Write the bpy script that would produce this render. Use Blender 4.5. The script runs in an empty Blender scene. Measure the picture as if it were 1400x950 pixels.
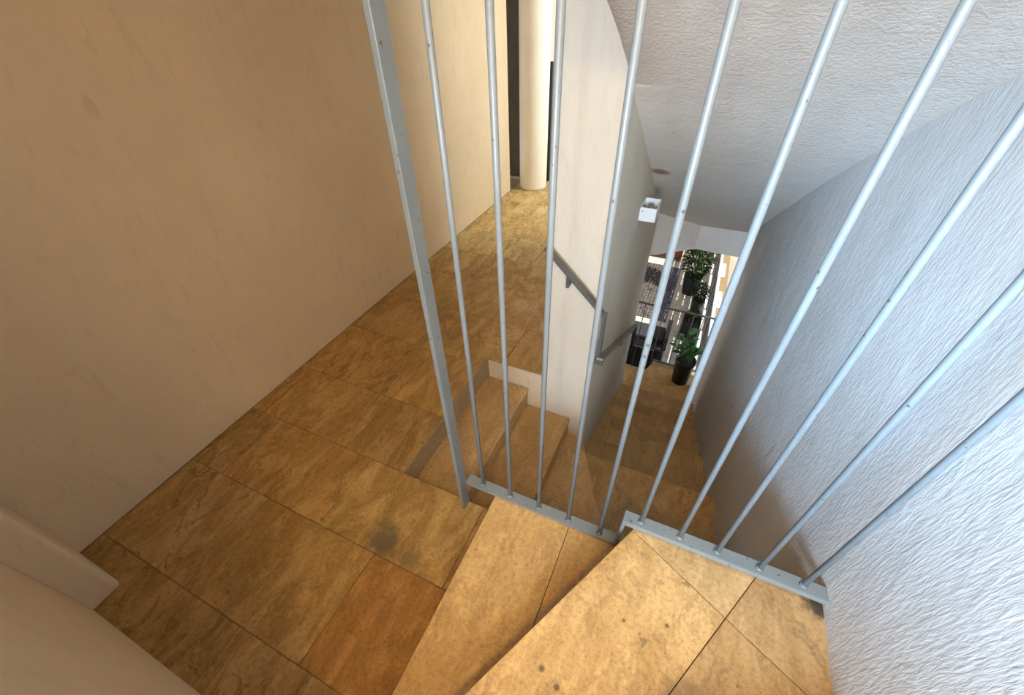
import bpy, bmesh, math, random
from mathutils import Vector, Matrix

# ------------------------------------------------------------------ camera, world, light, exposure
S = 1.9                                   # metres per unit; the unit is the camera's height above the landing
SC = bpy.context.scene
COL = SC.collection
def P(x, y, z): return Vector((x*S, y*S, (z+1.0)*S))      # plan units -> metres, landing at 0 m

def cam_axes(yaw, pitch, roll):
    yaw, pitch, roll = map(math.radians, (yaw, pitch, roll))
    cy, sy, cp, sp = math.cos(yaw), math.sin(yaw), math.cos(pitch), math.sin(pitch)
    f = Vector((sy*cp, cy*cp, -sp)); r = Vector((cy, -sy, 0)); d = f.cross(r)
    cr, sr = math.cos(roll), math.sin(roll)
    return cr*r+sr*d, -sr*r+cr*d, f
r_, d_, f_ = cam_axes(-25.457, 41.206, 1.478)
cam = bpy.data.cameras.new('camera'); camo = bpy.data.objects.new('camera', cam); COL.objects.link(camo)
cam.sensor_width = 36.0; cam.lens = 572.4/1400*36.0; cam.clip_start = 0.02
M = Matrix((r_, -d_, -f_)).transposed().to_4x4(); M.translation = P(0, 0, 0); camo.matrix_world = M
SC.camera = camo

world = bpy.data.worlds.new('sky'); SC.world = world; world.use_nodes = True
bg = world.node_tree.nodes['Background']; bg.inputs[0].default_value = (0.72, 0.86, 1.0, 1); bg.inputs[1].default_value = 0.8

def area(name, loc, direction, sx, sy, power, col):
    l = bpy.data.lights.new(name, 'AREA'); l.shape = 'RECTANGLE'; l.size = sx*S; l.size_y = sy*S
    l.energy = power; l.color = col
    o = bpy.data.objects.new(name, l); COL.objects.link(o); o.location = P(*loc)
    o.rotation_euler = Vector(direction).to_track_quat('-Z', 'Y').to_euler()
    return o
# daylight through the terrace door behind the camera, the corridor's open side and the lower balcony
area('daylight_terrace_door', (0.10, -1.30, 0.03), (0, 1, -0.05), 0.40, 0.62, 205, (0.72, 0.84, 1.0))
side = area('added_side_fill', (-0.208, -0.92, 0.06), (0.54, 1.72, -0.50), 0.6, 0.56, 19, (0.25, 0.59, 1.0))  # added lamp, unseen, throws blue light onto the right wall
side.data.spread = math.radians(34)
area('daylight_corridor_end', (0.30, 2.48, -0.10), (-1, -0.18, -0.55), 0.42, 0.9, 95, (0.95, 0.98, 0.90))
area('daylight_lower_balcony', (1.1, 3.3, -1.35), (-1, 0.0, -0.45), 1.6, 0.8, 50, (0.55, 0.78, 1.0))
area('added_lower_fill', (-2.36, 2.75, -1.75), (1, -0.12, -0.12), 0.9, 0.8, 40, (0.95, 0.97, 1.0))  # added lamp, unseen, brightens the foot of the stairs
sun = bpy.data.lights.new('sun', 'SUN'); sun.energy = 6.5; sun.angle = 0.01; sun.color = (1.0, 0.95, 0.86)
suno = bpy.data.objects.new('sun', sun); COL.objects.link(suno)
suno.rotation_euler = Vector((-0.8, 0.35, -0.8)).to_track_quat('-Z', 'Y').to_euler()

SC.view_settings.view_transform = 'Standard'; SC.view_settings.look = 'None'
SC.view_settings.gamma = 1.0; SC.view_settings.use_curve_mapping = False
SC.view_settings.exposure = 0.0
SC.cycles.max_bounces = 14; SC.cycles.diffuse_bounces = 10
SC.cycles.use_denoising = True

# ------------------------------------------------------------------ materials
def mat(name):
    m = bpy.data.materials.new(name); m.use_nodes = True
    nt = m.node_tree; b = nt.nodes['Principled BSDF']
    return m, nt, b
def N(nt, t, **kw):
    n = nt.nodes.new(t)
    for k, v in kw.items():
        if k.startswith('_'): setattr(n, k[1:], v)
        else: n.inputs[k.replace('__', ' ')].default_value = v
    return n
def ramp(nt, fac, stops):
    r = nt.nodes.new('ShaderNodeValToRGB'); nt.links.new(fac, r.inputs[0])
    el = r.color_ramp.elements
    while len(el) < len(stops): el.new(0.5)
    for e, (p, c) in zip(el, stops):
        e.position = p; e.color = (*c, 1) if len(c) == 3 else c
    return r.outputs[0]
def mix(nt, kind, fac, a, b):
    n = nt.nodes.new('ShaderNodeMix'); n.data_type = 'RGBA'; n.blend_type = kind
    for s, v in ((n.inputs[0], fac), (n.inputs[6], a), (n.inputs[7], b)):
        if isinstance(v, bpy.types.NodeSocket): nt.links.new(v, s)
        elif isinstance(v, (int, float)): s.default_value = v
        else: s.default_value = (*v, 1)
    return n.outputs[2]
def coords(nt, scale=(1, 1, 1), kind='Object', rot=(0, 0, 0)):
    t = nt.nodes.new('ShaderNodeTexCoord'); mp = nt.nodes.new('ShaderNodeMapping')
    nt.links.new(t.outputs[kind], mp.inputs[0]); mp.inputs['Scale'].default_value = scale; mp.inputs['Rotation'].default_value = rot
    return mp.outputs[0]
def noise(nt, vec, scale, detail=4, rough=0.55, dist=0.0):
    n = nt.nodes.new('ShaderNodeTexNoise'); nt.links.new(vec, n.inputs['Vector'])
    n.inputs['Scale'].default_value = scale; n.inputs['Detail'].default_value = detail
    n.inputs['Roughness'].default_value = rough; n.inputs['Distortion'].default_value = dist
    return n.outputs['Fac']
def bump(nt, b, h, strength, dist):
    n = nt.nodes.new('ShaderNodeBump'); n.inputs['Strength'].default_value = strength; n.inputs['Distance'].default_value = dist
    nt.links.new(h, n.inputs['Height'])
    prev = b.inputs['Normal']
    if prev.is_linked: nt.links.new(prev.links[0].from_socket, n.inputs['Normal'])
    nt.links.new(n.outputs[0], prev)

def plaster(name, base, stain, bstr=0.5, stroke=(1, 1, 0.25), fine=70, dist=0.006):
    m, nt, b = mat(name)
    v = coords(nt); big = noise(nt, v, 1.3, 3)
    streak = noise(nt, coords(nt, (5, 5, 0.6)), 1.0, 5, 0.6)
    c = mix(nt, 'MIX', ramp(nt, big, [(0.35, (0, 0, 0)), (0.7, (1, 1, 1))]), base, tuple(x*0.90 for x in base))
    c = mix(nt, 'MIX', ramp(nt, streak, [(0.58, (0, 0, 0)), (0.85, (0.25,)*3)]), c, stain)
    # thin scuffs and scratches
    sc = noise(nt, coords(nt, (14, 14, 2.2), rot=(0.2, 0.35, 0.1)), 1.0, 2, 0.5, 0.6)
    msk = noise(nt, v, 2.1, 2)
    s1 = ramp(nt, sc, [(0.70, (0, 0, 0)), (0.725, (1, 1, 1))]); s2 = ramp(nt, msk, [(0.52, (0, 0, 0)), (0.62, (1, 1, 1))])
    sm = mix(nt, 'MULTIPLY', 1.0, s1, s2)
    c = mix(nt, 'MIX', mix(nt, 'MULTIPLY', 1.0, sm, (0.5,)*3), c, tuple(x*0.55 for x in stain))
    mott = noise(nt, coords(nt, (16, 16, 5), rot=(0.25, 0.3, 0)), 1.0, 6, 0.72, 0.8)
    c = mix(nt, 'MIX', ramp(nt, mott, [(0.54, (0, 0, 0)), (0.74, (0.30,)*3)]), c, tuple(x*0.80 for x in stain))
    nt.links.new(c, b.inputs['Base Color']); b.inputs['Roughness'].default_value = 0.85
    b.inputs['Specular IOR Level'].default_value = 0.25
    f1 = noise(nt, coords(nt, stroke), fine, 4, 0.6, 0.3)
    f2 = noise(nt, v, 6.0, 3)
    bump(nt, b, f2, 0.35, 0.02); bump(nt, b, f1, bstr, dist)
    return m

def travertine(name, light, dark, vein, rough=0.5, k=1.0):
    m, nt, b = mat(name)
    oi = nt.nodes.new('ShaderNodeObjectInfo')
    t = nt.nodes.new('ShaderNodeTexCoord')
    off = nt.nodes.new('ShaderNodeVectorMath'); off.operation = 'MULTIPLY_ADD'
    comb = nt.nodes.new('ShaderNodeCombineXYZ')
    for i in range(3): nt.links.new(oi.outputs['Random'], comb.inputs[i])
    nt.links.new(comb.outputs[0], off.inputs[0]); off.inputs[1].default_value = (37, 53, 11); nt.links.new(t.outputs['Object'], off.inputs[2])
    v0 = off.outputs[0]
    def mapped(sc, rot=0):
        mp = nt.nodes.new('ShaderNodeMapping'); nt.links.new(v0, mp.inputs[0]); mp.inputs['Scale'].default_value = sc
        mp.inputs['Rotation'].default_value = (0, 0, rot); return mp.outputs[0]
    cloud = noise(nt, mapped((1, 1, 1)), 4.0, 6, 0.62, 0.5)
    veins = noise(nt, mapped((2.4, 0.8, 1), 0.3), 3.0, 7, 0.62, 0.9)
    blot = noise(nt, mapped((1.3, 0.8, 1), 0.3), 7.0, 6, 0.72, 1.2)
    grain = noise(nt, mapped((1, 1, 1)), 70, 5, 0.7)
    fleck = noise(nt, mapped((1, 1, 1)), 160, 3, 0.6)
    c = mix(nt, 'MIX', ramp(nt, cloud, [(0.3, (0, 0, 0)), (0.7, (1, 1, 1))]), dark, light)
    rv = ramp(nt, oi.outputs['Random'], [(0.0, (0.35,)*3), (1.0, (1.0,)*3)])
    dv = tuple(x*0.62 for x in vein)
    c = mix(nt, 'MIX', ramp(nt, veins, [(0.40, (0, 0, 0)), (0.58, (0.85*k,)*3), (0.66, (0.15*k,)*3), (0.8, (0.6*k,)*3)]), c, vein)
    c = mix(nt, 'MIX', mix(nt, 'MULTIPLY', 1.0, rv, ramp(nt, blot, [(0.53, (0, 0, 0)), (0.60, (0.95*k,)*3), (0.64, (0.35*k,)*3), (0.72, (0.9*k,)*3)])), c, dv)
    pale = noise(nt, mapped((1.8, 0.7, 1), 0.3), 9.0, 5, 0.65, 0.8)
    c = mix(nt, 'MIX', ramp(nt, pale, [(0.56, (0, 0, 0)), (0.68, (0.45,)*3)]), c, tuple(min(1, x*1.22) for x in light))
    c = mix(nt, 'MULTIPLY', 0.55, c, ramp(nt, grain, [(0.36, (0.6, 0.55, 0.48)), (0.52, (1.0, 1.0, 1.0)), (0.7, (1.12, 1.12, 1.14))]))
    c = mix(nt, 'MULTIPLY', 0.5, c, ramp(nt, fleck, [(0.33, (0.55, 0.48, 0.40)), (0.42, (1, 1, 1))]))
    spots = noise(nt, mapped((1, 1, 1)), 17, 3, 0.62)
    c = mix(nt, 'MIX', ramp(nt, spots, [(0.70, (0, 0, 0)), (0.735, (0.75,)*3)]), c, tuple(x*0.35 for x in dark))
    c = mix(nt, 'MULTIPLY', 1.0, c, oi.outputs['Color'])
    nt.links.new(c, b.inputs['Base Color'])
    nt.links.new(ramp(nt, cloud, [(0.3, (rough+0.1,)*3), (0.7, (rough-0.08,)*3)]), b.inputs['Roughness'])
    bump(nt, b, grain, 0.25, 0.002); bump(nt, b, spots, 0.3, -0.002)
    return m

def stains(m, spots):
    """marks with an outline of their own: (centre in plan units, radius, colour, raggedness)"""
    nt = m.node_tree; b = nt.nodes['Principled BSDF']; c = b.inputs['Base Color'].links[0].from_socket
    t = nt.nodes.new('ShaderNodeTexCoord')
    for ctr, rad, col, rag, amt in spots:
        d = nt.nodes.new('ShaderNodeVectorMath'); d.operation = 'DISTANCE'
        nt.links.new(t.outputs['Object'], d.inputs[0]); d.inputs[1].default_value = P(*ctr)
        n = noise(nt, t.outputs['Object'], 2.2/(rad*S), 5, 0.7)
        a = nt.nodes.new('ShaderNodeMath'); a.operation = 'MULTIPLY_ADD'; nt.links.new(n, a.inputs[0]); a.inputs[1].default_value = rag*rad*S
        nt.links.new(d.outputs['Value'], a.inputs[2])
        f = nt.nodes.new('ShaderNodeMapRange'); nt.links.new(a.outputs[0], f.inputs[0])
        f.inputs[1].default_value = rad*S*(1+rag*0.5); f.inputs[2].default_value = rad*S*(0.45+rag*0.5); f.inputs[3].default_value = 0; f.inputs[4].default_value = amt
        c = mix(nt, 'MIX', f.outputs[0], c, col)
    nt.links.new(c, b.inputs['Base Color'])
    return m

def simple(name, col, rough=0.5, metal=0.0, nscale=0, namt=0.25, bstr=0.0):
    m, nt, b = mat(name)
    if nscale:
        n = noise(nt, coords(nt), nscale, 4)
        c = mix(nt, 'MIX', ramp(nt, n, [(0.3, (0, 0, 0)), (0.7, (1, 1, 1))]), col, tuple(x*(1-namt) for x in col))
        nt.links.new(c, b.inputs['Base Color'])
        if bstr: bump(nt, b, n, bstr, 0.004)
    else: b.inputs['Base Color'].default_value = (*col, 1)
    b.inputs['Roughness'].default_value = rough; b.inputs['Metallic'].default_value = metal
    return m

def painted_metal(name, col, chip=(0.09, 0.06, 0.045)):
    m, nt, b = mat(name)
    v = coords(nt); n1 = noise(nt, v, 55, 2, 0.5); n2 = noise(nt, v, 4, 3)
    c = mix(nt, 'MIX', ramp(nt, n2, [(0.3, (0, 0, 0)), (0.7, (1, 1, 1))]), col, tuple(x*0.82 for x in col))
    c = mix(nt, 'MIX', ramp(nt, n1, [(0.70, (0, 0, 0)), (0.715, (1, 1, 1))]), c, chip)
    nt.links.new(c, b.inputs['Base Color']); b.inputs['Roughness'].default_value = 0.38
    b.inputs['Specular IOR Level'].default_value = 0.6
    bump(nt, b, n1, 0.15, 0.002)
    return m

CREAM = (0.69, 0.555, 0.385)
M_WALL = plaster('cream_plaster', CREAM, (0.50, 0.37, 0.22), 0.50, (1, 1, 0.3), 60)
M_DIV = plaster('pale_plaster', (0.67, 0.605, 0.49), (0.52, 0.42, 0.29), 0.35, (1, 1, 0.3), 60)
M_WALLR = plaster('white_trowelled_plaster', (0.62, 0.585, 0.545), (0.49, 0.42, 0.35), 0.5, (1, 1, 0.22), 105, 0.006)
M_SOFFIT = plaster('rough_soffit_plaster', (0.66, 0.61, 0.54), (0.54, 0.46, 0.36), 0.7, (1, 1, 1), 75, 0.006)
M_TRAV = travertine('travertine', (0.55, 0.345, 0.135), (0.44, 0.255, 0.085), (0.31, 0.165, 0.045))
M_TREAD = travertine('travertine_tread', (0.56, 0.36, 0.16), (0.46, 0.275, 0.105), (0.32, 0.175, 0.055), k=0.5)
stains(M_SOFFIT, [((-0.155, 1.50, -0.487), 0.045, (0.20, 0.09, 0.035), 0.9, 0.8)])
M_TRAV_STAINED = stains(travertine('travertine_stained', (0.55, 0.345, 0.135), (0.44, 0.255, 0.085), (0.31, 0.165, 0.045)),
    [((-0.483, 0.275, -1.0), 0.055, (0.10, 0.085, 0.06), 1.6, 0.75), ((-0.40, 0.262, -1.0), 0.03, (0.16, 0.125, 0.07), 1.6, 0.6)])
M_TREAD2 = stains(travertine('travertine_upper_step', (0.56, 0.36, 0.16), (0.46, 0.275, 0.105), (0.32, 0.175, 0.055), k=0.6),
    [((x, y, -0.821), r, (0.10, 0.055, 0.02), 0.5, 0.85) for x, y, r in ((0.131, 0.303, 0.0048), (-0.040, 0.162, 0.0062), (-0.010, 0.150, 0.0062), (0.063, 0.281, 0.004))]
    + [((0.362, 0.440, -0.821), 0.028, (0.03, 0.022, 0.018), 1.8, 0.9), ((0.17, 0.20, -0.821), 0.05, (0.22, 0.13, 0.05), 1.8, 0.7)])
M_GROUT = simple('grout', (0.40, 0.27, 0.135), 0.9, 0, 40)
M_CONC = simple('stair_concrete', (0.38, 0.27, 0.15), 0.9, 0, 12)
M_METAL = painted_metal('grey_blue_paint', (0.215, 0.232, 0.230))
M_DARKRAIL = painted_metal('dark_grey_paint', (0.115, 0.11, 0.098))
M_BLACK = simple('black_paint', (0.012, 0.012, 0.014), 0.45, 0, 20)
M_WHITE = simple('white_column_paint', (0.86, 0.80, 0.68), 0.7, 0, 3, 0.08, 0.1)

# ------------------------------------------------------------------ mesh helpers (plan units in, metres out)
def link(name, bm, m, parent=None, smooth=False, origin=None):
    bmesh.ops.recalc_face_normals(bm, faces=bm.faces)
    if smooth:
        for f in bm.faces: f.smooth = True
    me = bpy.data.meshes.new(name); bm.to_mesh(me); bm.free()
    o = bpy.data.objects.new(name, me); COL.objects.link(o)
    if m: me.materials.append(m)
    if parent is not None:
        o.parent = parent; o.matrix_parent_inverse = parent.matrix_world.inverted()
    return o
def bx(bm, a, b):
    (x0, y0, z0), (x1, y1, z1) = a, b
    vs = [bm.verts.new(P(x, y, z)) for z in (z0, z1) for x, y in ((x0, y0), (x1, y0), (x1, y1), (x0, y1))]
    for f in ((3, 2, 1, 0), (4, 5, 6, 7), (0, 1, 5, 4), (1, 2, 6, 5), (2, 3, 7, 6), (3, 0, 4, 7)): bm.faces.new([vs[i] for i in f])
    return vs
def prism(bm, poly, z0, z1):
    lo = [bm.verts.new(P(x, y, z0)) for x, y in poly]; hi = [bm.verts.new(P(x, y, z1)) for x, y in poly]
    n = len(poly); bm.faces.new(lo[::-1]); bm.faces.new(hi)
    for i in range(n): bm.faces.new((lo[i], lo[(i+1) % n], hi[(i+1) % n], hi[i]))
def bev(bm, w, seg=2):
    bmesh.ops.bevel(bm, geom=list(bm.edges), offset=w, segments=seg, profile=0.5, affect='EDGES', clamp_overlap=True)
def box(name, a, b, m, parent=None, w=0.0, seg=2):
    bm = bmesh.new(); bx(bm, a, b)
    if w: bev(bm, w, seg)
    return link(name, bm, m, parent)
def slab(name, poly, z0, z1, m, parent=None, w=0.0, seg=2, color=None):
    bm = bmesh.new(); prism(bm, poly, z0, z1)
    if w: bev(bm, w, seg)
    o = link(name, bm, m, parent)
    if color: o.color = (*color, 1)
    return o
def cyl(bm, a, b, r, n=14, r2=None):
    a, b = P(*a), P(*b); d = (b-a).normalized(); u = d.orthogonal().normalized(); w = d.cross(u)
    r *= S; r2 = r if r2 is None else r2*S
    A = [bm.verts.new(a+r*(math.cos(t)*u+math.sin(t)*w)) for t in (2*math.pi*i/n for i in range(n))]
    B = [bm.verts.new(b+r2*(math.cos(t)*u+math.sin(t)*w)) for t in (2*math.pi*i/n for i in range(n))]
    bm.faces.new(A[::-1]); bm.faces.new(B)
    for i in range(n):
        f = bm.faces.new((A[i], A[(i+1) % n], B[(i+1) % n], B[i])); f.smooth = True
def lathe(bm, cx, cy, prof, n=28):
    rings = [[bm.verts.new(P(cx+r*math.cos(2*math.pi*i/n), cy+r*math.sin(2*math.pi*i/n), z)) for i in range(n)] for r, z in prof]
    for a, b in zip(rings, rings[1:]):
        for i in range(n):
            f = bm.faces.new((a[i], a[(i+1) % n], b[(i+1) % n], b[i])); f.smooth = True
    bm.faces.new(rings[0][::-1]); bm.faces.new(rings[-1])
def thing(name, label, cat, loc, group=None):
    o = bpy.data.objects.new(name, None); COL.objects.link(o); o.location = P(*loc); o.empty_display_size = 0.1
    o['label'] = label; o['category'] = cat
    if group: o['group'] = group
    bpy.context.view_layer.update()
    return o
def struct(o, label=None, cat=None):
    o['kind'] = 'structure'
    if label: o['label'] = label
    if cat: o['category'] = cat
    return o
def tag(o, label, cat, group=None):
    o['label'] = label; o['category'] = cat
    if group: o['group'] = group
    return o
def clip(poly, p, n):
    """keep the side of a convex polygon where (q-p).n >= 0"""
    out = []
    for i, a in enumerate(poly):
        b = poly[(i+1) % len(poly)]
        da = (a[0]-p[0])*n[0]+(a[1]-p[1])*n[1]; db = (b[0]-p[0])*n[0]+(b[1]-p[1])*n[1]
        if da >= 0: out.append(a)
        if da*db < 0:
            t = da/(da-db); out.append((a[0]+t*(b[0]-a[0]), a[1]+t*(b[1]-a[1])))
    return out
def inset(poly, d):
    """shrink a convex polygon by d on every side"""
    area2 = sum(a[0]*b[1]-b[0]*a[1] for a, b in zip(poly, poly[1:]+poly[:1]))
    s = 1 if area2 > 0 else -1
    out = list(poly)
    for a, b in zip(poly, poly[1:]+poly[:1]):
        dx, dy = b[0]-a[0], b[1]-a[1]; L = math.hypot(dx, dy)
        if L < 1e-6: continue
        nx, ny = -dy/L*s, dx/L*s
        out = clip(out, (a[0]+nx*d, a[1]+ny*d), (nx, ny))
    return out

RISE = 0.0865
ZC = 0.42                    # ceiling
ZLOW = -2.385                # lower floor, sixteen risers down
rnd = random.Random(4)

# ------------------------------------------------------------------ the setting: walls, floor, ceiling
wall_left = struct(box('wall_left', (-1.25, -0.10, -1.0), (-1.125, 2.40, ZC), M_WALL, w=0.006), 'long cream plaster wall along the landing and corridor', 'wall')
box('pier', (-1.125, -0.11, -1.0), (-0.957, -0.045, ZC), M_WALL, wall_left, 0.02, 3)
wall_near = struct(box('wall_near', (-1.13, -0.30, -1.0), (-0.215, -0.102, ZC), M_WALL, w=0.02, seg=3), 'cream plaster wall returning beside the winding steps', 'wall')
box('flight_side', (-0.33, -0.25, -1.0), (-0.215, -0.2, ZC), M_WALL, wall_near)
box('sill', (-0.33, -1.45, -1.0), (-0.215, -0.2, -0.60), M_WALL, wall_near)
box('lintel', (-0.33, -1.45, 0.36), (-0.215, -0.2, ZC), M_WALL, wall_near)
added_window1 = struct(box('added_window_1', (-0.28, -0.27, -0.60), (-0.265, -0.25, 0.36), M_DARKRAIL), 'added dark metal frame around the unseen side fill lamp', 'window frame')  # unseen opening and frame added to hold the side fill lamp
box('frame', (-0.28, -1.45, -0.60), (-0.265, -0.27, -0.58), M_DARKRAIL, added_window1)
box('frame', (-0.28, -1.45, 0.34), (-0.265, -0.27, 0.36), M_DARKRAIL, added_window1)
box('frame', (-0.28, -0.88, -0.58), (-0.265, -0.86, 0.34), M_DARKRAIL, added_window1)

# right wall, gently curved in plan
WY = [-1.45, -0.6, 0.0, 0.44, 0.62, 0.82, 1.01, 1.163, 1.317, 1.5, 1.76, 2.0, 2.42]
WX = [0.374, 0.374, 0.373, 0.3715, 0.356, 0.336, 0.3185, 0.306, 0.297, 0.291, 0.287, 0.283, 0.282]
def wallx(y):
    for (y0, x0), (y1, x1) in zip(zip(WY, WX), zip(WY[1:], WX[1:])):
        if y <= y1: return x0+(x1-x0)*(y-y0)/(y1-y0)
    return WX[-1]
bm = bmesh.new()
ys = [-1.45+i*(2.42+1.45)/60 for i in range(61)]
zs = (-2.60, -1.6, -0.6, ZC)
grid = [[bm.verts.new(P(sum(wallx(min(2.42, y+d)) for d in (-.06, -.03, 0, .03, .06))/5, y, z)) for z in zs] for y in ys]
for a, b in zip(grid, grid[1:]):
    for i in range(3):
        f = bm.faces.new((a[i], b[i], b[i+1], a[i+1])); f.smooth = True
back = [[bm.verts.new(P(0.50, y, z)) for z in (zs[0], zs[-1])] for y in (ys[0], ys[-1])]
bm.faces.new((back[0][0], back[0][1], back[1][1], back[1][0]))
bm.faces.new(grid[0]+[back[0][1], back[0][0]]); bm.faces.new(grid[-1]+[back[1][1], back[1][0]])
bm.faces.new([g[-1] for g in grid]+[back[1][1], back[0][1]]); bm.faces.new([g[0] for g in grid]+[back[1][0], back[0][0]])
wall_right = struct(link('wall_right', bm, M_WALLR), 'white trowelled plaster wall along the descending stairs', 'wall')

# wall between the corridor and the descending flight
wall_divider = struct(box('wall_divider', (-0.342, 0.945, -2.60), (-0.181, 2.10, ZC), M_DIV, w=0.012, seg=3), 'cream plaster wall end between corridor and stairs', 'wall')
box('stair_side', (-0.545, 0.9465, -1.5), (-0.335, 1.01, -1.005), M_WALL, wall_divider)

# back wall with the terrace door that lights the winding steps
wall_back = struct(box('wall_back', (-0.33, -1.45, 0.36), (0.40, -1.33, ZC), M_WALL), 'plaster wall around the terrace door behind the winding steps', 'wall')
box('jamb', (-0.33, -1.45, -0.654), (-0.11, -1.33, 0.36), M_WALL, wall_back)
door = struct(box('door_1', (-0.11, -1.41, -0.654), (-0.09, -1.37, 0.36), M_DARKRAIL), 'dark metal frame of the terrace door', 'door frame')
box('frame', (0.35, -1.41, -0.654), (0.37, -1.37, 0.36), M_DARKRAIL, door)
box('frame', (-0.09, -1.41, 0.34), (0.35, -1.37, 0.36), M_DARKRAIL, door)

ceiling = struct(box('ceiling', (-1.25, -1.45, ZC), (0.50, 2.75, ZC+0.12), M_SOFFIT), 'plaster ceiling over landing and corridor', 'ceiling')
# sloped underside of the flight above
bm = bmesh.new()
def soffit_z(x, y):
    z = -0.186+0.6*(1.0-y)
    if y < 1.0: z -= 0.25*(1.0-y)**2
    k = max(0.0, -0.178-x)
    return min(ZC-0.01, z+(1.95*k if y < 0.9459 else 0.0))
xs = [-0.335, -0.32, -0.30, -0.26, -0.22, -0.195, -0.178, -0.1, 0.0, 0.1, 0.2, 0.30, 0.42]
yv = [0.52+i*0.035 for i in range(13)]+[0.9456, 0.9462]+[0.96+i*1.5/38 for i in range(39)]
lo = [[bm.verts.new(P(x, y, soffit_z(x, y))) for x in xs] for y in yv]
hi = [[bm.verts.new(P(x, y, min(ZC, soffit_z(x, y)+0.15))) for x in xs] for y in yv]
for g in (lo, hi):
    for a, b in zip(g, g[1:]):
        for i in range(len(xs)-1):
            f = bm.faces.new((a[i], a[i+1], b[i+1], b[i])); f.smooth = True
def strip(a, b):
    for i in range(len(a)-1): bm.faces.new((a[i], a[i+1], b[i+1], b[i]))
strip(lo[0], hi[0]); strip(lo[-1], hi[-1]); strip([r[0] for r in lo], [r[0] for r in hi]); strip([r[-1] for r in lo], [r[-1] for r in hi])
soff = link('stair_soffit', bm, M_SOFFIT, ceiling)
# slab edge where the soffit ends above the lower landing: two facets
bm = bmesh.new(); prism(bm, [(0.03, 2.435), (0.40, 2.42), (0.40, 2.62), (-0.30, 2.62), (-0.30, 2.17)], -1.19, -0.93)
link('slab_edge', bm, M_SOFFIT, ceiling)

# landing and corridor floor: grout bed and single travertine tiles
bm = bmesh.new()
prism(bm, [(-1.25, -0.30), (-0.262, -0.30), (-0.262, 0.443), (-0.548, 0.443), (-0.548, 0.951), (-0.335, 0.951), (-0.335, 2.75), (-1.25, 2.75)][::1], -1.19, -1.004)
floor = struct(link('floor', bm, M_GROUT), 'travertine tile floor of the landing and corridor', 'floor')
rows = [  # y0, y1, joints in x
    (-0.105, 0.006, (-1.125, -0.955, -0.645, -0.262)),
    (0.006, 0.240, (-1.125, -0.826, -0.484, -0.262)),
    (0.240, 0.445, (-1.125, -1.005, -0.655, -0.300, -0.262)),
    (0.445, 0.655, (-1.125, -1.080, -0.748, -0.552)),
    (0.655, 0.905, (-1.125, -0.829, -0.741, -0.552)),
    (0.905, 1.152, (-1.125, -0.826, -0.482, -0.342)),
    (1.152, 1.385, (-1.125, -0.99, -0.63, -0.342)),
    (1.385, 1.600, (-1.125, -0.822, -0.475, -0.342)),
    (1.600, 1.825, (-1.125, -1.0, -0.652, -0.342)),
    (1.825, 2.040, (-1.125, -0.808, -0.46, -0.342)),
    (2.040, 2.250, (-1.125, -0.988, -0.64, -0.342)),
    (2.250, 2.470, (-1.125, -0.80, -0.45, -0.342)),
    (2.470, 2.720, (-1.125, -0.97, -0.62, -0.342)),
]
def tint(base=1.0, var=0.10):
    k = base*(1+rnd.uniform(-var, var)); h = rnd.uniform(-0.04, 0.04)
    return (k*(1+h), k, k*(1-h*1.6))
g = 0.00055
special = {(1, 2): (0.98, 0.82, 0.66), (0, 2): (0.98, 1.0, 1.05), (2, 2): (1.08, 1.12, 1.12), (1, 1): (1.0, 1.0, 0.95), (5, 1): (1.06, 1.07, 1.04)}
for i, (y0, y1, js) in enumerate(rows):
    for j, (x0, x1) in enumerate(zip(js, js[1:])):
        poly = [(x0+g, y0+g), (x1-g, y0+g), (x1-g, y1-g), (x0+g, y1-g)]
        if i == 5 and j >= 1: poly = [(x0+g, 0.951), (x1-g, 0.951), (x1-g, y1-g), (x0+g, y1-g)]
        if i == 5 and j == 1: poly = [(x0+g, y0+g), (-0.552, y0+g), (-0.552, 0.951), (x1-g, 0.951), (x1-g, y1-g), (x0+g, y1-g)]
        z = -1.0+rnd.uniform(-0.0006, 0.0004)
        slab('tile', poly, -1.012, z, M_TRAV_STAINED if (i, j) == (2, 2) else M_TRAV, floor, 0.002, 1, special.get((i, j)) or (tint() if i < 6 else tuple(a*b for a, b in zip(tint(), {6: (1.08, 1.14, 1.2), 7: (1.16, 1.3, 1.45)}.get(i, (1.30, 1.58, 1.9))))))  # corridor rows tinted ever paler, painting in the daylight there
box('edge_strip', (-0.552, 0.9452, -1.006), (-0.345, 0.9515, -0.9995), M_TRAV, floor)

# ------------------------------------------------------------------ descending staircase
stairs = thing('descending_staircase', 'travertine stairs winding down from the landing between two plaster walls', 'staircase', (-0.2, 0.7, -1.0))
Y0, Y1 = 0.446, 0.9445
def nose_riser(a, b, ztop, side, parent, m, t=0.012, depth=RISE):
    """upright face under the nosing a-b; side = direction pointing back under the tread"""
    dx, dy = b[0]-a[0], b[1]-a[1]; L = math.hypot(dx, dy); n = (-dy/L*side, dx/L*side)
    o1 = 0.004
    poly = [(a[0]+n[0]*o1, a[1]+n[1]*o1), (b[0]+n[0]*o1, b[1]+n[1]*o1), (b[0]+n[0]*(o1+t), b[1]+n[1]*(o1+t)), (a[0]+n[0]*(o1+t), a[1]+n[1]*(o1+t))]
    r = slab('riser', poly, ztop-depth+0.0005, ztop-0.012, m, parent, 0, 1, tint(1.05, 0.05)); return r
TH = 0.013
core = bmesh.new()
def tread(poly, k, parent=stairs, base=1.0):
    z = -1-RISE*k
    o = slab('tread', poly, z-TH, z, M_TREAD, parent, 0.004, 2, tint(base*(1.07 if k % 2 else 0.93), 0.04))  # odd and even treads toned apart, standing in for shade at the nosings
    return o
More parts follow.
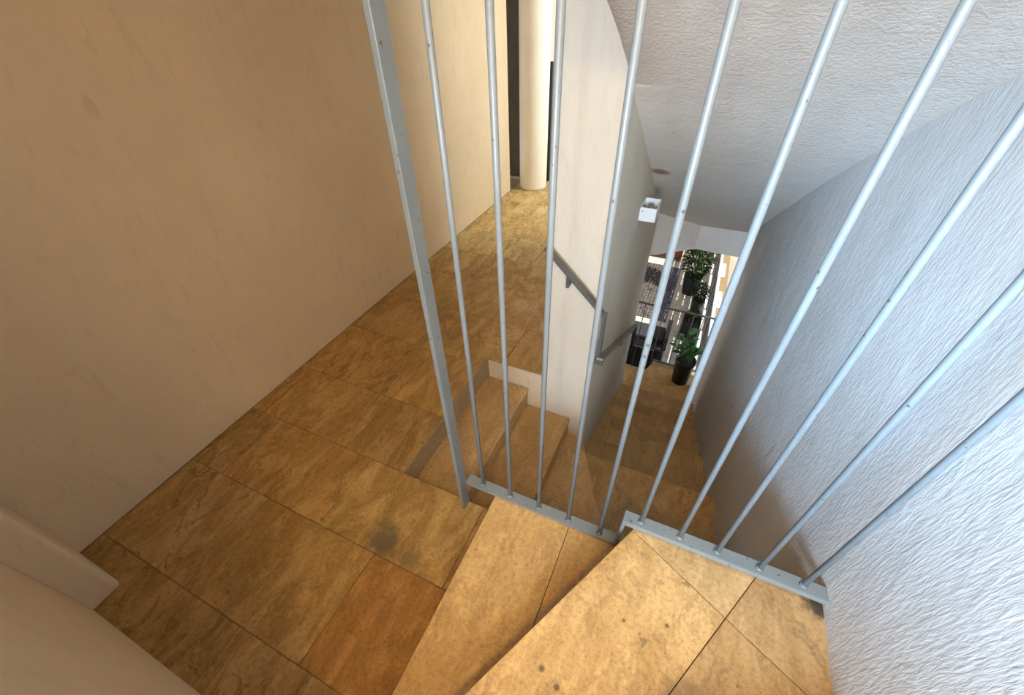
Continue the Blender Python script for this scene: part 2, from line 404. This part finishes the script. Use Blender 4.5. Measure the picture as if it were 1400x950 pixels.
n3a, n3b = (-0.176, 0.944), (0.084, Y0)
n4a = (-0.150, 0.954); n4b = (wallx(0.64)+0.002, 0.636)
XL = -0.181
nosing0 = slab('riser', [(-0.556, Y0), (-0.5535, Y0), (-0.5535, Y1), (-0.556, Y1)], -1-RISE, -1.0005, M_TREAD, stairs, 0, 1, (1.1, 1.1, 1.1))
polys = [
    (1, [(-0.556, Y0), (-0.388, Y0), (-0.388, Y1), (-0.556, Y1)]),
    (2, [(-0.395, Y0), (-0.228, Y0), (-0.228, Y1), (-0.395, Y1)]),
    (3, [(-0.235, Y0), n3b, n3a, (-0.185, Y1), (-0.235, Y1)]),
    (4, [(-0.160, 0.90), (0.074, Y0), (0.373, Y0), n4b, n4a, (XL, 0.97), (XL, 0.944)]),
    (5, [(XL, 0.952), (-0.05, 0.885), (0.345, 0.62), (wallx(0.8)+0.004, 0.80), (wallx(1.01)+0.002, 1.01), (XL, 1.01)]),
]
for k, poly in polys: tread(poly, k)
nose_riser((-0.388, Y0), (-0.388, Y1), -1-RISE, 1, stairs, M_TREAD)
nose_riser((-0.228, Y0), (-0.228, Y1), -1-2*RISE, 1, stairs, M_TREAD)
nose_riser(n3b, n3a, -1-3*RISE, 1, stairs, M_TREAD)
nose_riser(n4b, n4a, -1-4*RISE, 1, stairs, M_TREAD)
ny = [1.01, 1.163, 1.317, 1.468, 1.617, 1.765, 1.912, 2.062]
nose_riser((wallx(1.01), 1.01), (XL, 1.01), -1-5*RISE, 1, stairs, M_TREAD)
for i in range(1, 8):
    y0, y1 = ny[i-1]-0.008, ny[i]
    tread([(XL, y0), (wallx(y0)+0.003, y0), (wallx(y1)+0.003, y1), (XL, y1)], 5+i)
    nose_riser((wallx(y1), y1), (XL, y1), -1-RISE*(5+i), 1, stairs, M_TREAD)
# winders at the foot, turning left around the end of the dividing wall
e8a, e8b = (XL-0.005, 2.085), (0.286, 2.338)
tread([(XL, 2.054), (0.286, 2.054), e8b, e8a], 13, base=1.12)  # foot treads tinted up: the daylight on them is put into the colour
nose_riser(e8b, e8a, -1-13*RISE, 1, stairs, M_TREAD)
e9a, e9b = (-0.19, 2.101), (-0.03, 2.535)
tread([e8a, (0.286, 2.33), (0.286, 2.535), e9b, e9a], 14, base=1.15)
nose_riser(e9b, e9a, -1-14*RISE, 1, stairs, M_TREAD)
tread([e9a, (-0.02, 2.535), (-0.35, 2.535), (-0.35, 2.101)], 15, base=1.12)
# solid body under the treads
zb = -2.62
prism(core, [(-0.56, 0.30), (0.33, 0.30), (0.33, 0.93), (-0.56, 0.93)], zb, -1.50)
for k, poly in polys[:4]:
    prism(core, inset(poly, 0.010), -1.505, -1-RISE*k-TH+0.001)
prism(core, inset(polys[4][1], 0.010), zb, -1-5*RISE-TH+0.001)
for i in range(1, 8): prism(core, [(XL, ny[i-1]), (0.30, ny[i-1]), (0.30, ny[i]-0.012), (XL, ny[i]-0.012)], zb, -1-RISE*(5+i)-TH+0.001)
prism(core, inset([(XL, 2.05), (0.29, 2.05), e8b, e8a], 0.008), zb, -1-13*RISE-TH+0.001)
prism(core, inset([e8a, (0.286, 2.33), (0.286, 2.535), e9b, e9a], 0.01), zb, -1-14*RISE-TH+0.001)
link('stair_body', core, M_CONC, stairs)

# ------------------------------------------------------------------ winding steps going up
steps = thing('winding_steps', 'travertine winder steps rising beside the grey bar railing', 'staircase', (0.0, 0.2, -1.0))
YE = 0.447
Z1, Z2, Z3, Z4 = -1+RISE, -0.821, -1+3*RISE, -1+4*RISE
nA, nB = (0.044, YE), (-0.228, -0.101)                  # nosing of the second step
d2 = Vector((nB[0]-nA[0], nB[1]-nA[1])).normalized(); v2 = (d2.y*-1, d2.x)      # along the nosing, and back from it
if v2[0] < 0: v2 = (-v2[0], -v2[1])
p1 = [(-0.265, YE), (-0.265, -0.101), (nB[0]+0.02, -0.101), (nA[0]+0.02, YE)]
for nrm, col in (((-1, 0), (1.24, 1.22, 1.10)), ((1, 0), (1.16, 1.14, 1.04))):
    q = inset(clip(p1, (-0.082, 0), nrm), 0.0005)
    t = slab('tread', q, Z1-0.014, Z1, M_TREAD, steps, 0.0022, 2, col)
slab('riser', [(-0.262, YE-0.002), (-0.262, -0.101), (-0.25, -0.101), (-0.25, YE-0.002)], -1.0, Z1-0.012, M_TREAD, steps, 0, 1, (1.0, 0.95, 0.85))
n3 = ((-0.215, -0.101), (0.3735, 0.21))
p2 = [nA, nB, (-0.215, -0.101), n3[1], (0.3735, YE)]
c2 = (nA[0]+v2[0]*0.198, nA[1]+v2[1]*0.198)
tread2 = thing('tread', '', '', (0.1, 0.3, Z2)); del tread2['label']; del tread2['category']; tread2.parent = steps; tread2.matrix_parent_inverse = steps.matrix_world.inverted()
bpy.context.view_layer.update()
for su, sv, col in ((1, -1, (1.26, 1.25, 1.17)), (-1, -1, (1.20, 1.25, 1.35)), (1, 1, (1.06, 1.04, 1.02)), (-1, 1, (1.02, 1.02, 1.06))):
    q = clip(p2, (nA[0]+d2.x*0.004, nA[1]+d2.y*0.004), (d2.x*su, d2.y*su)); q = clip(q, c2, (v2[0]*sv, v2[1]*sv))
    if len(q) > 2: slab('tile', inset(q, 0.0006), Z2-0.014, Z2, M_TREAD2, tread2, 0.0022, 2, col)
nose_riser(nA, nB, Z2, 1, steps, M_TREAD, depth=RISE)
slab('tread', [n3[0], n3[1], (0.3735, -0.15), (-0.215, -0.15)], Z3-0.014, Z3, M_TREAD, steps, 0.004, 2)
slab('tread', [(-0.215, -0.14), (0.3735, -0.14), (0.3735, -1.45), (-0.215, -1.45)], Z4-0.014, Z4, M_TREAD, steps, 0.004, 2)
bm = bmesh.new()
prism(bm, inset(p1, 0.018), -1.18, Z1-0.0135); prism(bm, inset(p2, 0.013), -1.18, Z2-0.0135)
prism(bm, inset([n3[0], n3[1], (0.3735, -0.15), (-0.215, -0.15)], 0.006), -1.18, Z3-0.0135)
prism(bm, [(-0.215, -0.146), (0.3735, -0.146), (0.3735, -1.45), (-0.215, -1.45)], -1.18, Z4-0.0135)
link('step_body', bm, M_CONC, steps)

# ------------------------------------------------------------------ bar railing
rail = thing('bar_railing', 'grey-blue painted steel railing of tall round bars between stairs', 'railing', (0.0, 0.452, -0.9135))
ZB1, ZB2 = -0.9035, -0.798
box('post', (-0.3515, 0.4195, -1.0), (-0.343, 0.4445, ZC), M_METAL, rail, 0.002, 2)
b1 = box('base_bar', (-0.3425, 0.4405, ZB1-0.0075), (0.0195, 0.4655, ZB1), M_METAL, rail, 0.0015, 2)
b2 = box('base_bar', (0.0205, 0.4405, ZB2-0.0140), (0.3705, 0.4655, ZB2), M_METAL, rail, 0.0015, 2)
box('connector', (0.0195, 0.4410, ZB1-0.0075), (0.0265, 0.4650, ZB2-0.0140), M_METAL, rail, 0.0015, 2)
bars = [(-0.301, ZB1), (-0.230, ZB1), (-0.159, ZB1), (-0.088, ZB1), (-0.017, ZB1), (0.054, ZB2), (0.126, ZB2), (0.192, ZB2), (0.263, ZB2), (0.332, ZB2)]
for x, z in bars:
    bm = bmesh.new(); cyl(bm, (x, 0.453, z-0.001), (x, 0.453, ZC), 0.0044, 16)
    o = link('bar', bm, M_METAL, rail)
    bm = bmesh.new(); cyl(bm, (x, 0.453, z), (x, 0.453, z+0.004), 0.0072, 12, 0.0046)
    link('weld_collar', bm, M_METAL, o)

# ------------------------------------------------------------------ wall handrail on the dividing wall
hr = thing('wall_handrail', 'dark grey flat steel handrail stepping around the plaster wall corner', 'handrail', (-0.18, 0.93, -0.8))
def bar3(name, a, b, w, t, up, m, parent):
    A, B = P(*a), P(*b); d = (B-A).normalized(); U = Vector(up); s = d.cross(U).normalized(); U = s.cross(d).normalized()
    bm = bmesh.new(); vs = []
    for p in (A, B):
        for i, j in ((-1, -1), (1, -1), (1, 1), (-1, 1)): vs.append(bm.verts.new(p+s*(i*w*S/2)+U*(j*t*S/2)))
    for f in ((3, 2, 1, 0), (4, 5, 6, 7), (0, 1, 5, 4), (1, 2, 6, 5), (2, 3, 7, 6), (3, 0, 4, 7)): bm.faces.new([vs[i] for i in f])
    bev(bm, 0.002, 1)
    return link(name, bm, m, parent)
YH, XH = 0.915, -0.151
bar3('rail', (-0.332, YH, -0.512), (-0.160, YH, -0.678), 0.020, 0.009, (0, 0, 1), M_DARKRAIL, hr)
bar3('drop_bar', (-0.158, YH, -0.672), (-0.158, YH, -0.835), 0.020, 0.009, (1, 0, 0), M_DARKRAIL, hr)
bar3('rail', (XH, 0.90, -0.822), (XH, 1.885, -1.405), 0.020, 0.009, (0, 0, 1), M_DARKRAIL, hr)
bar3('rail_elbow', (-0.166, YH-0.012, -0.832), (-0.140, YH-0.012, -0.832), 0.022, 0.012, (0, 0, 1), M_DARKRAIL, hr)
bar3('end_drop', (XH, 1.880, -1.405), (XH, 1.880, -1.60), 0.018, 0.012, (1, 0, 0), M_BLACK, hr)
for (x, y, z, dx, dy) in ((-0.268, YH, -0.577, 0, 1), (XH, 1.36, -1.097, -1, 0), (XH, 1.78, -1.345, -1, 0)):
    br = bar3('bracket', (x, y, z), (x, y, z-0.040), 0.008, 0.008, (1, 0, 0), M_DARKRAIL, hr)
    bar3('bracket_arm', (x, y, z-0.038), (x+dx*0.034, y+dy*0.034, z-0.038), 0.008, 0.008, (0, 0, 1), M_DARKRAIL, br)

# ------------------------------------------------------------------ up-and-down wall light on the dividing wall
M_LAMP = simple('white_lamp_metal', (0.82, 0.86, 0.88), 0.4, 0, 20, 0.06)
M_LAMPIN = simple('lamp_reflector', (0.30, 0.30, 0.28), 0.35, 0.4)
lamp = thing('wall_light', 'small white box wall light open at the top below the sloped soffit', 'wall light', (-0.18, 1.43, -0.59))
x0, x1, y0, y1, z0, z1, t = -0.1805, -0.127, 1.39, 1.48, -0.614, -0.568, 0.003
for nm, a, b in (('front_panel', (x0, y0, z0), (x1, y0+t, z1)), ('rear_panel', (x0, y1-t, z0), (x1, y1, z1)), ('outer_panel', (x1-t, y0+t, z0), (x1, y1-t, z1)), ('back_plate', (x0, y0+t, z0), (x0+t, y1-t, z1))):
    box(nm, a, b, M_LAMP, lamp, 0.0008, 1)
box('reflector', (x0+t, y0+t, z0+0.018), (x1-t, y1-t, z0+0.021), M_LAMPIN, lamp)
bm = bmesh.new(); cyl(bm, (-0.154, 1.437, z0+0.021), (-0.154, 1.437, z1-0.006), 0.010, 12); link('bulb_holder', bm, M_LAMPIN, lamp)
bm = bmesh.new(); cyl(bm, (-0.172, y0-0.001, -0.581), (-0.172, y0+0.001, -0.581), 0.0022, 10); link('screw', bm, M_DARKRAIL, lamp)

# ------------------------------------------------------------------ added warm fill lamp, unseen, over the winding steps
cl = thing('added_warm_lamp', 'added round warm fill lamp, unseen above the winding steps', 'ceiling lamp', (0.13, -0.30, ZC))
bm = bmesh.new(); lathe(bm, 0.13, -0.30, [(0.085, ZC), (0.085, ZC-0.02), (0.078, ZC-0.024)], 24); link('base', bm, M_LAMP, cl)
mg, ntg, bg_ = mat('warm_glass'); bg_.inputs['Base Color'].default_value = (0.9, 0.8, 0.6, 1)
bg_.inputs['Emission Color'].default_value = (1.0, 0.68, 0.24, 1); bg_.inputs['Emission Strength'].default_value = 120.0
bm = bmesh.new(); lathe(bm, 0.13, -0.30, [(0.074, ZC-0.024), (0.066, ZC-0.05), (0.04, ZC-0.066), (0.005, ZC-0.070)], 24); link('shade', bm, mg, cl)

# ------------------------------------------------------------------ corridor end: round column, balcony railing, sunlit wall
bm = bmesh.new(); lathe(bm, -1.020, 2.52, [(0.082, -1.0), (0.084, -0.985), (0.084, -0.2), (0.084, ZC)], 48)
tag(link('round_column', bm, M_WHITE), 'white round plaster column at the end of the corridor', 'column')
struct(box('wall_corridor_end', (-1.60, 2.66, -1.0), (-1.06, 2.72, ZC), simple('recess_shade_plaster', (0.10, 0.065, 0.035), 0.9, 0, 5)), 'recessed plaster wall behind the round column', 'wall')  # dark colour stands in for the deep shade of the gap
struct(box('wall_exterior', (-2.6, 3.3, -1.6), (-0.25, 3.42, 1.2), M_WHITE), 'sunlit cream wall across the balcony', 'wall')
cr = thing('balcony_railing', 'dark metal balcony railing beside the round white column', 'railing', (-0.93, 2.63, -1.0))
YC = 2.66
box('post', (-0.981, YC-0.012, -1.0), (-0.962, YC+0.012, -0.345), M_BLACK, cr, 0.001, 1)
box('top_rail', (-0.962, YC-0.006, -0.354), (-0.36, YC+0.006, -0.345), M_DARKRAIL, cr)
box('bottom_rail', (-0.962, YC-0.006, -0.985), (-0.36, YC+0.006, -0.976), M_DARKRAIL, cr)
box('post', (-0.36, YC-0.012, -1.0), (-0.342, YC+0.012, -0.345), M_BLACK, cr, 0.001, 1)
for i in range(4):
    x = -0.948+(i+1)*0.1176
    box('bar', (x-0.004, YC-0.004, -0.976), (x+0.004, YC+0.004, -0.354), M_DARKRAIL, cr)
struct(box('floor_balcony', (-1.45, 2.72, -1.10), (0.3, 3.3, -1.01), M_TRAV), 'pale balcony floor beyond the corridor railing', 'floor')

# ------------------------------------------------------------------ lower landing, its railing and the room below
M_LFLOOR = travertine('pale_floor', (0.88, 0.85, 0.80), (0.80, 0.76, 0.69), (0.72, 0.66, 0.57), 0.35, 0.6)
lfl = struct(box('floor_lower', (-2.4, 2.10, ZLOW-0.1), (0.45, 5.6, ZLOW-0.0015), M_GROUT), 'pale stone tile floor of the room below', 'floor')
for i in range(-1, 6):
    for j in range(9):
        xx0, yy0 = -0.66+i*0.18+(0.09 if j % 2 else 0), 2.56+j*0.3
        if xx0 > 0.30: continue
        slab('tile', [(xx0+g, yy0+g), (min(xx0+0.18, 0.44)-g, yy0+g), (min(xx0+0.18, 0.44)-g, yy0+0.3-g), (xx0+g, yy0+0.3-g)], ZLOW-0.01, ZLOW, M_LFLOOR, lfl, 0.002, 1, tint(1, 0.05))
struct(box('wall_lower_back', (-2.4, 5.2, ZLOW), (0.30, 5.35, -1.19), M_WALL), 'beige wall at the back of the room below', 'wall')
wll = struct(box('wall_lower_left', (-2.5, 3.25, ZLOW), (-2.4, 5.35, -1.19), M_WALL), 'beige side wall of the room below', 'wall')
box('sill', (-2.5, 2.1, ZLOW), (-2.4, 3.25, -2.18), M_WALL, wll); box('lintel', (-2.5, 2.1, -1.32), (-2.4, 3.25, -1.19), M_WALL, wll)
added_window2 = struct(box('added_window_2', (-2.46, 2.27, -2.18), (-2.44, 2.29, -1.32), M_DARKRAIL), 'added dark frame around the unseen fill lamp of the room below', 'window frame')  # unseen opening and frame added to hold the lower fill lamp
box('frame', (-2.46, 2.74, -2.18), (-2.44, 2.76, -1.32), M_DARKRAIL, added_window2); box('frame', (-2.46, 3.23, -2.18), (-2.44, 3.25, -1.32), M_DARKRAIL, added_window2)
struct(box('wall_lower_near', (-2.4, 2.0, ZLOW), (-0.36, 2.10, -1.19), M_WALL), 'plaster wall of the room below beside the stairs', 'wall')
struct(box('ceiling_lower', (-2.5, 2.62, -1.19), (0.45, 5.4, -1.10), M_SOFFIT), 'plaster ceiling of the room below', 'ceiling')

lr = thing('landing_railing', 'thin dark metal railing across the foot of the stairs', 'railing', (0.0, 2.55, -2.21))
ZT, YR = -1.705, 2.55
box('top_rail', (-0.30, YR-0.006, ZT-0.006), (0.30, YR+0.006, ZT+0.003), M_DARKRAIL, lr)
box('bottom_rail', (-0.03, YR-0.010, -2.196), (0.30, YR+0.010, -2.188), M_DARKRAIL, lr)
box('bottom_rail', (-0.30, YR-0.008, -2.10), (-0.045, YR+0.008, -2.094), M_DARKRAIL, lr)
for i in range(9):
    x = -0.237+i*0.0645
    bm = bmesh.new(); cyl(bm, (x, YR, -2.385 if x < -0.04 else -2.19), (x, YR, ZT), 0.0032, 8); link('bar', bm, M_DARKRAIL, lr)
box('end_post', (0.288, YR-0.01, -2.22), (0.302, YR+0.01, ZT), M_BLACK, lr)
box('kerb', (-0.03, 2.537, -2.385), (0.30, 2.56, -2.197), M_LFLOOR, lr)

bench = thing('black_bench', 'black bench with slatted seat and upright arm behind the landing railing', 'bench', (-0.2, 2.78, ZLOW))
M_SEAT = simple('grey_cushion', (0.05, 0.053, 0.062), 0.7, 0, 25)
box('body', (-0.62, 2.64, ZLOW), (0.03, 2.92, -2.17), M_BLACK, bench, 0.008, 2)
box('cushion', (-0.62, 2.76, -2.17), (0.0, 2.93, -2.145), M_SEAT, bench, 0.01, 3)
box('arm', (0.004, 2.66, -2.17), (0.036, 2.92, -2.05), M_BLACK, bench, 0.006, 2)
box('seat_edge', (-0.62, 2.645, -2.17), (0.0, 2.665, -2.155), M_SEAT, bench)

# rug
def rug_material():
    m, nt, b = mat('patterned_rug')
    t = nt.nodes.new('ShaderNodeTexCoord'); mp = nt.nodes.new('ShaderNodeMapping'); nt.links.new(t.outputs['Object'], mp.inputs[0])
    mp.inputs['Scale'].default_value = (1, 1, 1)
    v = nt.nodes.new('ShaderNodeTexVoronoi'); v.feature = 'DISTANCE_TO_EDGE'; v.inputs['Scale'].default_value = 9; nt.links.new(mp.outputs[0], v.inputs['Vector'])
    w = nt.nodes.new('ShaderNodeTexMagic'); w.turbulence_depth = 4; w.inputs['Scale'].default_value = 11; w.inputs['Distortion'].default_value = 2.2; nt.links.new(mp.outputs[0], w.inputs['Vector'])
    c = mix(nt, 'MIX', ramp(nt, w.outputs['Fac'], [(0.42, (0, 0, 0)), (0.52, (1, 1, 1))]), (0.022, 0.020, 0.022), (0.24, 0.205, 0.18))
    c = mix(nt, 'MULTIPLY', 0.8, c, ramp(nt, v.outputs['Distance'], [(0.02, (0.2, 0.2, 0.25)), (0.07, (1, 1, 1))]))
    sep = nt.nodes.new('ShaderNodeSeparateXYZ'); nt.links.new(t.outputs['Object'], sep.inputs[0])
    stripes = ramp(nt, sep.outputs[0], [(-0.0, (0, 0, 0)), (0.0, (0, 0, 0))])
    mr = nt.nodes.new('ShaderNodeMapRange'); nt.links.new(sep.outputs[0], mr.inputs[0])
    mr.inputs[1].default_value = -0.31; mr.inputs[2].default_value = -0.05
    border = ramp(nt, mr.outputs[0], [(0.0, (0, 0, 0)), (0.03, (1, 1, 1)), (0.2, (1, 1, 1)), (0.25, (0.25,)*3), (0.45, (0.25,)*3), (0.5, (1, 1, 1)), (0.9, (1, 1, 1))])
    bc = noise(nt, mp.outputs[0], 38, 2)
    c = mix(nt, 'MIX', border, c, mix(nt, 'MIX', ramp(nt, bc, [(0.45, (0, 0, 0)), (0.55, (1, 1, 1))]), (0.06, 0.058, 0.11), (0.20, 0.19, 0.25)))
    nt.links.new(c, b.inputs['Base Color']); b.inputs['Roughness'].default_value = 0.95
    return m
tag(slab('patterned_rug', [(-1.0, 3.33), (-0.022, 3.33), (-0.022, 4.36), (-1.0, 4.36)], ZLOW+0.0003, ZLOW+0.006, rug_material(), None, 0.003, 1), 'black and beige patterned rug with a blue striped border', 'rug')

# dark red-brown chest
M_RED = simple('dark_red_wood', (0.13, 0.030, 0.014), 0.4, 0, 8, 0.4)
ch = thing('wooden_chest', 'dark red-brown wooden chest beyond the patterned rug', 'chest', (-0.25, 4.62, ZLOW))
box('carcass', (-0.48, 4.50, ZLOW+0.03), (-0.05, 4.78, ZLOW+0.42), M_RED, ch, 0.01, 2)
box('top', (-0.49, 4.49, ZLOW+0.42), (-0.04, 4.79, ZLOW+0.44), M_RED, ch, 0.006, 2)
for i in range(3):
    d = box('drawer', (-0.465, 4.493, ZLOW+0.05+i*0.122), (-0.065, 4.502, ZLOW+0.16+i*0.122), M_RED, ch, 0.004, 1)
    box('handle', (-0.30, 4.482, ZLOW+0.10+i*0.122), (-0.23, 4.493, ZLOW+0.11+i*0.122), M_BLACK, d)
for x in (-0.46, -0.08):
    for y in (4.52, 4.75): box('foot', (x-0.015, y-0.015, ZLOW), (x+0.015, y+0.015, ZLOW+0.032), M_RED, ch)

# plants
def leaf_material(name, a, b_):
    m, nt, b = mat(name); oi = nt.nodes.new('ShaderNodeObjectInfo')
    n = noise(nt, coords(nt), 14, 3)
    c = mix(nt, 'MIX', ramp(nt, n, [(0.35, (0, 0, 0)), (0.65, (1, 1, 1))]), a, b_)
    nt.links.new(c, b.inputs['Base Color']); b.inputs['Roughness'].default_value = 0.35
    return m
M_LEAF = leaf_material('glossy_leaf', (0.08, 0.24, 0.06), (0.16, 0.42, 0.12))
M_DLEAF = leaf_material('dark_leaf', (0.012, 0.035, 0.010), (0.045, 0.12, 0.025))
M_SOIL = simple('soil', (0.035, 0.024, 0.016), 0.95, 0, 60, 0.4, 0.6)
M_STEM = simple('stem', (0.10, 0.13, 0.05), 0.7)
def leaf(bm, base, direction, L, W, droop):
    """a folded, pointed leaf blade with a midrib, in metres"""
    d = Vector(direction).normalized(); side = d.cross(Vector((0, 0, 1)));
    side = side.normalized() if side.length > 1e-3 else Vector((1, 0, 0)); up = side.cross(d).normalized()
    prev = None
    for i, (t, w) in enumerate(((0, 0.05), (0.18, 0.62), (0.42, 1.0), (0.68, 0.78), (0.88, 0.36), (1.0, 0.02))):
        c = base+d*(L*t)-Vector((0, 0, 1))*(droop*L*t*t)
        row = [bm.verts.new(c+side*(s*w*W/2)+up*(abs(s)*w*W*0.14)) for s in (-1, 0, 1)]
        if prev:
            for k in (0, 1):
                f = bm.faces.new((prev[k], prev[k+1], row[k+1], row[k])); f.smooth = True
        prev = row
def thick(bm, t):
    bmesh.ops.solidify(bm, geom=list(bm.faces), thickness=t)

pl = thing('potted_plant', 'broad-leaved green plant in a tall black pot at the foot of the stairs', 'potted plant', (0.184, 2.430, -2.211))
px, py, pz = 0.184, 2.430, -1-14*RISE
bm = bmesh.new(); lathe(bm, px, py, [(0.054, pz), (0.066, pz+0.18), (0.069, pz+0.185), (0.069, pz+0.205), (0.060, pz+0.205), (0.059, pz+0.19)], 28); link('pot', bm, M_BLACK, pl)
bm = bmesh.new(); lathe(bm, px, py, [(0.058, pz+0.190), (0.045, pz+0.196), (0.01, pz+0.198)], 20); link('soil', bm, M_SOIL, pl)
for i in range(11):
    a = i*2.4; r = 0.03+0.018*(i % 3); h = 0.09+0.040*(i % 4)
    s0 = P(px+0.015*math.cos(a), py+0.015*math.sin(a), pz+0.21); s1 = P(px-0.01+(r+0.03)*math.cos(a), py+(r+0.015)*math.sin(a), pz+0.21+h)
    bm = bmesh.new()
    cyl(bm, (s0.x/S, s0.y/S, s0.z/S-1), (s1.x/S, s1.y/S, s1.z/S-1), 0.003, 6); link('stem', bm, M_STEM, pl)
    for k in range(4):
        t = 0.45+0.55*k/3; b0 = s0.lerp(s1, t); aa = a+k*1.9+rnd.uniform(-.3, .3)
        if b0.x/S > 0.20 and math.cos(aa) > 0: aa = math.pi-aa
        bm = bmesh.new(); leaf(bm, b0, (math.cos(aa), math.sin(aa), rnd.uniform(0.1, 0.7)), rnd.uniform(0.10, 0.16), rnd.uniform(0.060, 0.09), rnd.uniform(0.2, 0.5)); thick(bm, 0.0012)
        link('leaf', bm, M_LEAF, pl)

def bush(name, label, x, y, pot, height, spread, n, L, W, lm, square=False, mid=0.0):
    t = thing(name, label, 'potted plant', (x, y, ZLOW)); pr_, ph = pot
    bm = bmesh.new()
    if square:
        bx(bm, (x-pr_, y-pr_, ZLOW), (x+pr_, y+pr_, ZLOW+ph)); bev(bm, 0.008, 2)
    else: lathe(bm, x, y, [(pr_*0.8, ZLOW), (pr_, ZLOW+ph*0.94), (pr_*1.04, ZLOW+ph*0.95), (pr_*1.04, ZLOW+ph), (pr_*0.9, ZLOW+ph)], 24)
    link('pot', bm, M_BLACK, t)
    bm = bmesh.new(); cyl(bm, (x, y, ZLOW+ph), (x, y, ZLOW+ph+0.004), pr_*0.86, 16); link('soil', bm, M_SOIL, t)
    bm = bmesh.new()
    for i in range(5):
        a = i*1.3; cyl(bm, (x, y, ZLOW+ph), (x+spread*0.5*math.cos(a), y+spread*0.5*math.sin(a), ZLOW+ph+height*0.8), 0.004, 6)
    link('stems', bm, M_STEM, t)
    bm = bmesh.new()
    for i in range(n):
        a = rnd.uniform(0, 6.283); zz = rnd.uniform(0.0, 1)**0.8; rr = spread*math.sqrt(rnd.random())*(0.55+0.45*math.sin(math.pi*min(1, zz*0.9+0.1)))
        b0 = P(x+rr*math.cos(a), y+rr*math.sin(a), ZLOW+ph+height*zz)
        leaf(bm, b0, (math.cos(a)+rnd.uniform(-.5, .5), math.sin(a)+rnd.uniform(-.5, .5), rnd.uniform(-0.2, 0.9)), L*rnd.uniform(.7, 1.2), W*rnd.uniform(.7, 1.2), rnd.uniform(0.1, 0.6))
    thick(bm, 0.001)
    f = link('foliage', bm, lm, t); f['kind'] = 'stuff'
    return t
bush('leafy_shrub', 'tall dark green shrub in a round black pot beside the rug', 0.110, 3.92, (0.082, 0.20), 0.46, 0.120, 700, 0.11, 0.040, M_DLEAF)
bush('trailing_plant', 'small dark trailing plant in a black pot by the balustrade', 0.200, 3.56, (0.050, 0.16), 0.16, 0.065, 220, 0.07, 0.028, M_DLEAF)
bush('planter_box', 'low leafy plant in a square black planter by the balustrade', 0.182, 3.20, (0.070, 0.20), 0.06, 0.06, 90, 0.06, 0.028, M_DLEAF, square=True)

# balustrade beside the balcony and the terrace outside
bal = thing('balcony_balustrade', 'dark grey slatted balustrade with pale top rail beside the plants', 'balustrade', (0.30, 3.9, ZLOW))
M_PALE = simple('pale_rail', (0.62, 0.68, 0.74), 0.4, 0, 10, 0.1)
XB = 0.298
for i in range(8):
    y = 2.66+i*0.34
    box('post', (XB-0.008, y-0.008, ZLOW), (XB+0.008, y+0.008, -1.965), M_DARKRAIL, bal)
for k in range(6): box('slat', (XB-0.004, 2.66, ZLOW+0.03+k*0.064), (XB+0.004, 5.04, ZLOW+0.078+k*0.064), M_DARKRAIL, bal)
box('top_rail', (XB-0.012, 2.64, -1.965), (XB+0.012, 5.06, -1.948), M_PALE, bal, 0.003, 1)
tag(box('gutter_strip', (0.255, 2.66, ZLOW+0.0003), (0.285, 5.0, ZLOW+0.004), simple('white_stone', (0.82, 0.82, 0.80), 0.8, 0, 60, 0.25, 0.4)), 'white gravel strip along the foot of the balustrade', 'strip')
struct(box('floor_terrace', (0.45, 2.4, -2.75), (2.6, 8.0, -2.62), simple('beige_paving', (0.62, 0.50, 0.38), 0.9, 0, 4)), 'beige paving of the terrace outside', 'floor')
tag(box('dark_planter', (0.50, 4.30, -2.62), (0.95, 4.52, -2.50), M_BLACK, None, 0.01, 2), 'long black planter trough on the beige terrace', 'planter')
tag(box('white_kerb', (0.46, 3.2, -2.62), (0.56, 4.2, -2.48), M_WHITE, None, 0.01, 2), 'white low kerb outside the balustrade', 'kerb')
